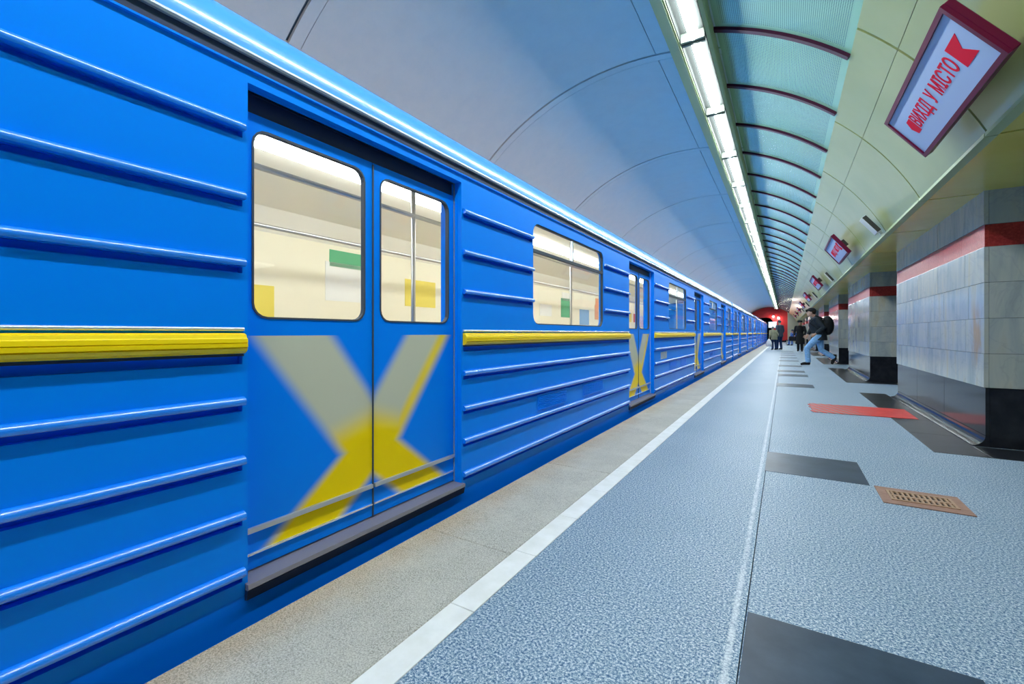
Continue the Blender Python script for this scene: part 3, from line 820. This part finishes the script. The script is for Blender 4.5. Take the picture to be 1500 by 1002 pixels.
# windows: surround with rounded corners, gasket, glass, vent sash bar
def window(c, h, vent):
    r = 0.085
    inn = rrect(-h + .012, h - .012, WZ0 + .012, WZ1 - .012, r); n = len(inn)
    out = rect_like(-h, h, WZ0, WZ1)
    o = MB().ring(out, inn, XS, XS - .05).build('window', 'blue', car, (0, c, 0))
    g2 = rrect(-h + .021, h - .021, WZ0 + .021, WZ1 - .021, r - .009)
    MB().ring(inn, g2, XS - .006, XS - .030).build('gasket', 'gasket', o)
    MB().plate(rrect(-h + .014, h - .014, WZ0 + .014, WZ1 - .014, r - .004), XS - .020, XS - .026).build('pane', 'glass', o)
    if vent:
        MB().box(XS - .030, XS - .002, -h + .02, h - .02, 1.632, 1.655).build('vent_bar', 'gasket', o)
        MB().box(XS - .032, XS - .010, -.012, .012, 1.655, WZ1 - .02).build('vent_mullion', 'alu', o)
for c, h in WINS: window(c, h, True)
for c, h in EWINS: window(c, h, False)
# door leaves: the origin sits at the door centre so the livery spans both
def leaf(d, s):
    XL = XS - 0.060
    a, b = (0.003, DW) if s > 0 else (-DW, -0.003)
    wy0, wy1 = (0.045, DW - .045) if s > 0 else (-DW + .045, -0.045)
    wz0, wz1 = 1.055, 1.78
    mb = MB()
    inn = rrect(wy0, wy1, wz0, wz1, 0.06)
    # lower plate + frame ring round the glass
    mb.box(XL - .03, XL, a, b, DZ0 + .01, wz0 - .03)
    mb.ring(rect_like(a, b, wz0 - .03, 1.83), inn, XL, XL - .03)
    o = mb.build('door_leaf', 'livery', car, (0, d, 0))
    g2 = rrect(wy0 + .008, wy1 - .008, wz0 + .008, wz1 - .008, 0.052)
    MB().ring(inn, g2, XL + .003, XL - .02).build('gasket', 'gasket', o)
    MB().plate(rrect(wy0 + .003, wy1 - .003, wz0 + .003, wz1 - .003, 0.058), XL - .010, XL - .016).build('pane', 'glass', o)
    MB().box(XL, XL + .014, a + .004, b - .004, 0.250, 0.268).build('kick_rail', 'kick', o)
    MB().box(XL, XL + .008, a + .004, b - .004, 0.165, 0.172).build('foot_bead', 'alu', o)
    e = 0.003 if s > 0 else -0.003
    MB().box(XL - .02, XL + .006, min(0, e), max(0, e), DZ0 + .01, 1.82).build('rubber_edge', 'gasket', o)
for d in DOORS:
    for s in (-1, 1): leaf(d, s)
    MB().prism([(XS - .12, 0.078), (XS + .018, 0.078), (XS + .024, 0.083), (XS + .021, 0.100), (XS - .12, 0.105)], d - DW - .01, d + DW + .01).build('door_sill', 'sill', car)
    MB().prism([(XS - .01, 0.038), (XS + .012, 0.042), (XS + .020, 0.0775), (XS - .01, 0.0775)], d - DW - .01, d + DW + .01).build('sill_bracket', 'gutter', car)
# louvred vents under the windows (each slat a sub-part)
slat = MB().prism([(XS - .001, 0), (XS + .010, -.004), (XS + .010, 0.000), (XS - .001, .005)], 0, 0.52).mesh('slat', 'blue')
for c in (-4.70, 0.0, 4.70):
    for dy in (-0.72, 0.20):
        o = MB().box(XS - .004, XS + .0015, 0, 0.56, 0.395, 0.515).build('louvre', 'blue', car, (0, c + dy, 0))
        for k in range(8): obj('slat', slat, o, (0, 0.02, 0.402 + k * 0.0135))
# pale number plate beside the second door
for yy in (-2.35 + 1.0,): MB().plate(rrect(0, 0.42, 0.59, 0.70, 0.015), XS + .003, XS - .002).build('number_plate', 'alu', car, (0, yy, 0))
# interior
MB().box(XF + .05, XF + .07, -HL + .05, HL - .05, 0.06, 2.0).build('far_lining', 'inner', car)
cl = MB().prism([(XF + .07, 1.95), (XF + .25, 2.14), (xm, 2.25), (XS - .25, 2.14), (XS - .07, 1.95), (XS - .065, 1.97), (XS - .25, 2.16), (xm, 2.27), (XF + .25, 2.16), (XF + .065, 1.97)], -HL + .05, HL - .05)
cl.build('car_ceiling', 'inner_ceil', car)
grid_wall(XS - .051, XS - .06, -HL + .05, HL - .05, 0.06, 1.96, [(d - DW, d + DW, 0.06, DZ1) for d in DOORS] + [(c - h, c + h, WZ0, WZ1) for c, h in WINS + EWINS]).build('near_lining', 'inner', car)
cs = MB().box(-.09, .09, 0, 2.25, -.035, 0).mesh('car_lamp', 'car_lamp')
for k in range(8):
    obj('car_lamp', cs, car, (xm + .14, -HL + .4 + k * 2.37, 2.225))
for s in (-1, 1):
    MB().tube([(xm + s * .62, -HL + .3, 1.86), (xm + s * .62, HL - .3, 1.86)], 0.017, 8).build('grab_rail', 'steel', car, smooth=True)
seatm = MB().bevel_box(XF + .07, XF + .55, -1.5, 1.5, 0.40, 0.50, .03).bevel_box(XF + .07, XF + .17, -1.5, 1.5, 0.50, 0.95, .03).box(XF + .1, XF + .5, -1.45, 1.45, .06, .4).mesh('bench_seat', 'seat')
for c in (-4.7, 0, 4.7): obj('bench_seat', seatm, car, (0, c, 0))
polem = MB().tube([(0, 0, .06), (0, 0, 2.16)], 0.016, 8).mesh('grab_pole', 'steel', True)
for d in DOORS:
    for s in (-.9, .9): obj('grab_pole', polem, car, (xm + .62, d + s, 0))
# posters and far windows on the far lining
random.seed(11)
pc = ['poster_white', 'poster_lilac', 'poster_green', 'poster_yellow', 'poster_red', 'poster_white', 'poster_orange', 'poster_yellow', 'poster_white', 'poster_blue']
y = -HL + .4; k = 0
while y < HL - .8:
    wd = random.uniform(.35, .7); z0 = random.choice((1.12, 1.2, 1.35)); hgt = random.uniform(.22, .42)
    MB().box(XF + .07, XF + .075, y, y + wd, z0, z0 + hgt).build('poster', pc[(k * 7 + 2) % 10], car)
    if k % 2 == 0: MB().box(XF + .07, XF + .075, y + .05, y + .05 + wd * .8, 1.72, 1.90).build('poster', pc[(k * 3) % 10], car)
    y += wd + random.uniform(.18, .6); k += 1

index_children()
for lb, yy in (('second blue metro car, beyond the far end of the nearest car', 8.47 + 19.85), ('farthest blue metro car, beside the black tunnel mouth', 8.47 + 39.7)):
    c = copy_tree(car); c.location = (0, yy, 0); c['label'] = lb

# ---------------------------------------------------------------- things at the far end
t = thing('platform_monitor', 'white lit display on a post at the tunnel mouth', 'monitor', (-0.98, 50.0, 0))
MB().tube([(0, 0, 0), (0, 0, 1.5)], 0.035, 10).build('post', 'steel', t, smooth=True)
MB().bevel_box(-.36, .36, -.06, .06, 1.5, 2.12, .02).build('housing', 'steel', t)
MB().box(-.32, .32, -.066, -.06, 1.55, 2.07).build('screen', 'monitor', t)
for nm, x, z, lb in (('wall_floodlight', -1.05, 2.98, 'left small bright lamp on the red end wall above the display'), ('wall_floodlight', -0.55, 2.80, 'right small bright lamp on the red end wall above the display')):
    t = thing(nm, lb, 'lamp', (x, YE, z), group='floodlights on the red wall')
    MB().box(-.03, .03, -.32, 0, -.03, .03).build('bracket', 'steel', t)
    MB().bevel_box(-.11, .11, -.46, -.30, -.09, .07, .02).build('housing', 'steel', t)
    MB().ellipsoid((0, -.34, -.13), (.11, .11, .07)).build('bulb', 'bulb', t, smooth=True)
    ld = bpy.data.lights.new('bulb_light', 'POINT'); ld.energy = 14; ld.color = (1, .9, .8); ld.shadow_soft_size = .1
    lo = bpy.data.objects.new('bulb_light', ld); COL.objects.link(lo); lo.parent = t; lo.location = (0, -.42, -.28)
t = thing('bench', 'low dark bench under the seated figure by the end wall', 'bench', (0.62, 42.0, 0))
MB().bevel_box(-.55, .55, -.2, .2, .40, .45, .01).build('seat', 'leather', t)
for x in (-.45, .45): MB().box(x - .03, x + .03, -.18, .18, 0, .40).build('leg', 'steel', t)

# ---------------------------------------------------------------- people
def remesh(o, size, sub=True):
    md = o.modifiers.new('remesh', 'REMESH'); md.mode = 'VOXEL'; md.voxel_size = size; md.use_smooth_shade = True
    if sub:
        sm = o.modifiers.new('smooth', 'SMOOTH'); sm.factor = .5; sm.iterations = 3
    return o
def V(*a): return Vector(a)
def person(label, loc, yaw, H, pose, jacket, legs, shoe, jacket_len=0.0, sleeve=1.0, hat=None, hair=None, skirt=None, bulk=1.0):
    """local frame: faces +x, left is +y, feet at z=0; H = standing height"""
    t = thing('person', label, 'person', loc, (0, 0, yaw))
    k = H / 1.75
    P = {a: V(*b) * k for a, b in pose.items()}
    hip, chest, neck, head = P['hip'], P['chest'], P['neck'], P['head']
    fw = P.get('look', V(1, 0, 0)).normalized()
    hipw, shw = .095 * k, .185 * k
    body = MB()
    hips = {s: hip + V(0, s * hipw, -.02 * k) for s in (-1, 1)}
    shs = {s: P['shoulder'] + V(0, s * shw, 0) for s in (-1, 1)}
    # body: one continuous figure under the clothes
    body.tube([hip + V(0, 0, -.06 * k), hip, (hip + chest) / 2, chest, neck + V(0, 0, -.03 * k)], [(.10 * k, .13 * k), (.11 * k, .15 * k), (.10 * k, .14 * k), (.11 * k, .16 * k), (.06 * k, .10 * k)], 14)
    body.tube([neck + V(0, 0, -.06 * k), neck, head + V(0, 0, -.04 * k)], [.065 * k, .055 * k, .055 * k], 12)
    body.ellipsoid(head + V(0, 0, .02 * k), (.098 * k, .076 * k, .122 * k), 18, 12)
    body.ellipsoid(head + fw * .045 * k + V(0, 0, -.05 * k), (.058 * k, .052 * k, .062 * k), 14, 9)     # jaw
    body.tube([head + fw * .09 * k + V(0, 0, .03 * k), head + fw * .118 * k + V(0, 0, -.022 * k)], [.011 * k, .018 * k], 8)  # nose
    sd = V(-fw.y, fw.x, 0)
    for s in (-1, 1): body.ellipsoid(head + sd * s * .078 * k + V(0, 0, .0), (.018 * k, .014 * k, .034 * k), 10, 7)
    jk, tr = MB(), MB()
    jk.tube([hip + V(0, 0, (-.04 - jacket_len) * k), hip + V(0, 0, .05 * k), (hip + chest) / 2, chest, P['shoulder'] + V(0, 0, .02 * k), neck + V(0, 0, .0)],
            [(.165 * k * bulk + jacket_len * .12, .195 * k * bulk + jacket_len * .12), (.155 * k * bulk, .185 * k * bulk), (.15 * k * bulk, .18 * k * bulk), (.155 * k * bulk, .20 * k * bulk), (.11 * k, .17 * k * bulk), (.07 * k, .075 * k)], 16)
    for s, n in ((1, 'L'), (-1, 'R')):
        kn, an = P['knee' + n], P['ankle' + n]
        body.tube([hips[s], (hips[s] * .5 + kn * .5), kn, (kn * .6 + an * .4), an], [.085 * k, .072 * k, .052 * k, .05 * k, .036 * k], 12)
        tr.tube([hips[s] + V(0, 0, .05 * k), hips[s], (hips[s] * .5 + kn * .5), kn, kn * .5 + an * .5, an + V(0, 0, .0)], [.11 * k, .112 * k, .095 * k, .076 * k, .072 * k, .068 * k], 12)
        el, wr = P['elbow' + n], P['hand' + n]
        body.tube([shs[s], el, wr], [.05 * k, .04 * k, .027 * k], 10)
        jk.tube([shs[s] + V(0, -s * .05 * k, .0), shs[s], (shs[s] + el) / 2, el, el * .45 + wr * .55, el * .08 + wr * .92], [.075 * k, .085 * k * bulk, .075 * k * bulk, .066 * k * bulk, .058 * k, .050 * k], 12)
        # hand: palm, four unequal curled fingers, thumb off the side
        d = (wr - el).normalized(); side = V(0, -s, 0) if abs(d.y) < .8 else V(1, 0, 0)
        ft = d.cross(side).normalized() * (1 if d.cross(side).x > 0 else -1)    # towards the front
        c = wr + d * .045 * k
        body.ellipsoid(c, (.022 * k, .040 * k, .050 * k), 10, 7, Matrix((side, ft, d)).transposed())
        for q, ln in enumerate((.060, .068, .064, .050)):
            b = wr + d * .080 * k + ft * (.030 - .020 * q) * k
            m1 = b + d * ln * .5 * k + side * .008 * k
            body.tube([b - d * .02 * k, b, m1, m1 + (d * .7 + side * .7) * ln * .45 * k], [.0095 * k, .0095 * k, .009 * k, .0075 * k], 7)
        tb = wr + d * .03 * k + ft * .032 * k
        body.tube([tb - ft * .012 * k, tb + (ft * .6 + d * .6) * .035 * k, tb + (ft * .45 + d * .9) * .06 * k + side * .01 * k], [.013 * k, .011 * k, .009 * k], 7)
        # foot
        fd = P.get('toe' + n, an + V(.2, 0, -.05) * k) - an
        toe = an + fd
        sh = MB()
        heel = an - V(fd.x, fd.y, 0).normalized() * .05 * k
        sole = (toe - an)
        sh.tube([an + V(0, 0, .10 * k), an + V(0, 0, .02 * k)], [.056 * k, .054 * k], 12)
        sh.tube([heel + V(0, 0, -.035 * k), an + V(0, 0, -.03 * k), an + sole * .55 + V(0, 0, .0), toe - sole * .05], [(.045 * k, .038 * k), (.05 * k, .046 * k), (.036 * k, .050 * k), (.024 * k, .036 * k)], 12)
        remesh(sh.build('shoe', shoe, t), .011 * k)
    remesh(body.build('body', 'skin', t), .0085 * k, False)
    remesh(tr.build('trousers', legs, t), .014 * k)
    remesh(jk.build('jacket', jacket, t), .014 * k)
    for s in (-1, 1):
        MB().ellipsoid(head + fw * .088 * k + sd * s * .032 * k + V(0, 0, .022 * k), (.011 * k, .011 * k, .008 * k), 8, 6).build('eye', 'eye', t, smooth=True)
    MB().ellipsoid(head + fw * .098 * k + V(0, 0, -.058 * k), (.010 * k, .022 * k, .007 * k), 8, 6).build('mouth', 'lip', t, smooth=True)
    if hair:
        h = MB().ellipsoid(head - fw * .022 * k + V(0, 0, .045 * k), (.100 * k, .086 * k, .112 * k), 16, 10); h.build('hair', hair, t, smooth=True)
    if hat == 'cap':
        h = MB().ellipsoid(head + V(-.005, 0, .085) * k, (.112 * k, .092 * k, .075 * k), 16, 9)
        h.tube([head + fw * .07 * k + V(0, 0, .075 * k), head + fw * .145 * k + V(0, 0, .062 * k)], [(.065 * k, .010 * k), (.045 * k, .007 * k)], 12)
        h.build('cap', 'cloth_black', t, smooth=True)
    elif hat == 'fur':
        h = MB().tube([head + V(0, 0, .04 * k), head + V(0, 0, .07 * k), head + V(0, 0, .13 * k), head + V(0, 0, .165 * k)], [.112 * k, .125 * k, .122 * k, .085 * k], 16)
        h.build('fur_hat', 'cloth_black', t, smooth=True)
    elif hat == 'knit':
        MB().ellipsoid(head + V(-.008, 0, .06) * k, (.108 * k, .090 * k, .098 * k), 16, 10).build('knit_hat', 'cloth_slate', t, smooth=True)
    if skirt:
        sk = MB().tube([hip + V(0, 0, .12 * k), hip + V(0, 0, -.05 * k), hip + V(0, 0, -.28 * k), hip + V(0, 0, -skirt * k)], [(.16 * k, .18 * k), (.175 * k, .20 * k), (.19 * k, .225 * k), (.20 * k, .245 * k)], 18)
        remesh(sk.build('coat_skirt', jacket, t), .014 * k)
    return t, P, k
STAND = dict(hip=(0, 0, .93), chest=(.02, 0, 1.27), shoulder=(0, 0, 1.42), neck=(.005, 0, 1.50), head=(.03, 0, 1.625),
             kneeL=(.02, .10, .50), ankleL=(-.02, .11, .085), toeL=(.17, .125, .03), kneeR=(.02, -.10, .50), ankleR=(-.02, -.11, .085), toeR=(.17, -.125, .03),
             elbowL=(-.03, .25, 1.13), handL=(.06, .25, .90), elbowR=(-.03, -.25, 1.13), handR=(.06, -.25, .90))
def pose(**kw):
    d = dict(STAND); d.update(kw); return d
# striding man: front (left) foot down, back leg trailing with heel lifted
walk = pose(hip=(0, 0, .90), chest=(.07, 0, 1.24), shoulder=(.09, 0, 1.39), neck=(.12, 0, 1.46), head=(.19, 0, 1.575),
            kneeL=(.30, .09, .53), ankleL=(.27, .10, .10), toeL=(.47, .11, .035), kneeR=(-.06, -.09, .46), ankleR=(-.38, -.10, .25), toeR=(-.31, -.10, .05),
            elbowL=(-.10, .27, 1.13), handL=(.10, .26, .95), elbowR=(.16, -.27, 1.12), handR=(.27, -.24, .92))
t, P, k = person('man striding left in dark jacket, cap and light jeans, black backpack', (0.90, 16.4, 0), pi, 1.80, walk, 'cloth_charcoal', 'denim_light', 'leather', .10, hat='cap', hair='hair_dark', bulk=1.1)
bk = MB().ellipsoid(P['chest'] + V(-.29, 0, -.05), (.16, .19, .29), 16, 10); o = bk.build('backpack', 'cloth_black', t, smooth=True)
for s in (-1, 1):
    MB().tube([P['chest'] + V(-.2, s * .12, .15), P['shoulder'] + V(.0, s * .12, .10), P['chest'] + V(.16, s * .13, .02), P['chest'] + V(-.12, s * .19, -.22)], .018, 8).build('backpack_strap', 'cloth_black', t, smooth=True)
# woman in a long black coat, walking towards the camera
wo = pose(kneeL=(.08, .09, .50), ankleL=(.06, .10, .085), toeL=(.24, .12, .03), kneeR=(-.02, -.09, .50), ankleR=(-.12, -.10, .10), toeR=(.05, -.12, .03), elbowL=(.0, .27, 1.12), handL=(.12, .22, .92), elbowR=(-.06, -.27, 1.12), handR=(.0, -.27, .90))
t, P, k = person('woman in long black coat and black fur hat facing the camera', (0.72, 28.6, 0), -pi / 2 - .15, 1.66, wo, 'cloth_black', 'cloth_black', 'leather', .1, hat='fur', hair='hair_dark', skirt=.50)
MB().bevel_box(-.06, .06, -.17, .17, .55, .80, .03).build('handbag', 'leather', t, (0.02, -.34, .02))
MB().tube([(0.02, -.44, .80), (0.02, -.34, .93), (0.02, -.24, .80)], .012, 8).build('handbag_strap', 'leather', t, smooth=True)
# man in a slate jacket, back half turned, beside the train
t, P, k = person('man in dark slate jacket and dark jeans standing near the train', (-0.24, 31.3, 0), pi / 2 + .9, 1.76, pose(kneeL=(.05, .12, .5), ankleL=(.05, .14, .085), toeL=(.23, .17, .03), handL=(.14, .2, .95)), 'cloth_slate', 'denim_dark', 'leather', .12, hat='knit', bulk=1.15)
# shorter stooped person in khaki with a white bag
st = pose(chest=(.09, 0, 1.22), shoulder=(.11, 0, 1.36), neck=(.15, 0, 1.42), head=(.20, 0, 1.53), elbowL=(.02, .27, 1.08), handL=(.10, .29, .84), elbowR=(.02, -.26, 1.08), handR=(.16, -.24, .86))
t, P, k = person('short stooped person in khaki jacket holding a white bag', (-0.52, 30.7, 0), pi / 2 + .5, 1.46, st, 'cloth_khaki', 'denim_dark', 'leather', .16, hair='hair_grey', bulk=1.2)
hp = t.matrix_basis @ (P['handL'] + V(.01, .01, -.08))
g = thing('carrier_bag', 'white plastic carrier bag in the hand of the stooped person', 'bag', tuple(hp))
b = MB().tube([(0, 0, .02), (0, 0, -.08), (0, 0, -.22), (0, 0, -.40), (0, 0, -.43)], [(.03, .05), (.08, .13), (.11, .19), (.11, .20), (.06, .12)], 16)
b.build('sack', 'white_bag', g, smooth=True)
MB().tube([(0, -.04, 0), (0, -.02, .05), (0, .02, .05), (0, .04, 0)], .012, 8).build('handle', 'white_bag', g, smooth=True)
# seated figure by the end wall
si = pose(hip=(0, 0, .52), chest=(.10, 0, .86), shoulder=(.14, 0, 1.00), neck=(.19, 0, 1.07), head=(.26, 0, 1.18), kneeL=(.44, .12, .53), ankleL=(.42, .14, .085), toeL=(.6, .15, .03), kneeR=(.44, -.12, .53), ankleR=(.46, -.14, .085), toeR=(.64, -.15, .03),
          elbowL=(.14, .25, .72), handL=(.36, .14, .66), elbowR=(.14, -.25, .72), handR=(.36, -.14, .66))
person('seated figure in blue clothes on the bench by the end wall', (0.72, 42.0, 0.02), -pi * .75, 1.68, si, 'denim_blue', 'denim_blue', 'leather', 0, hat='knit')
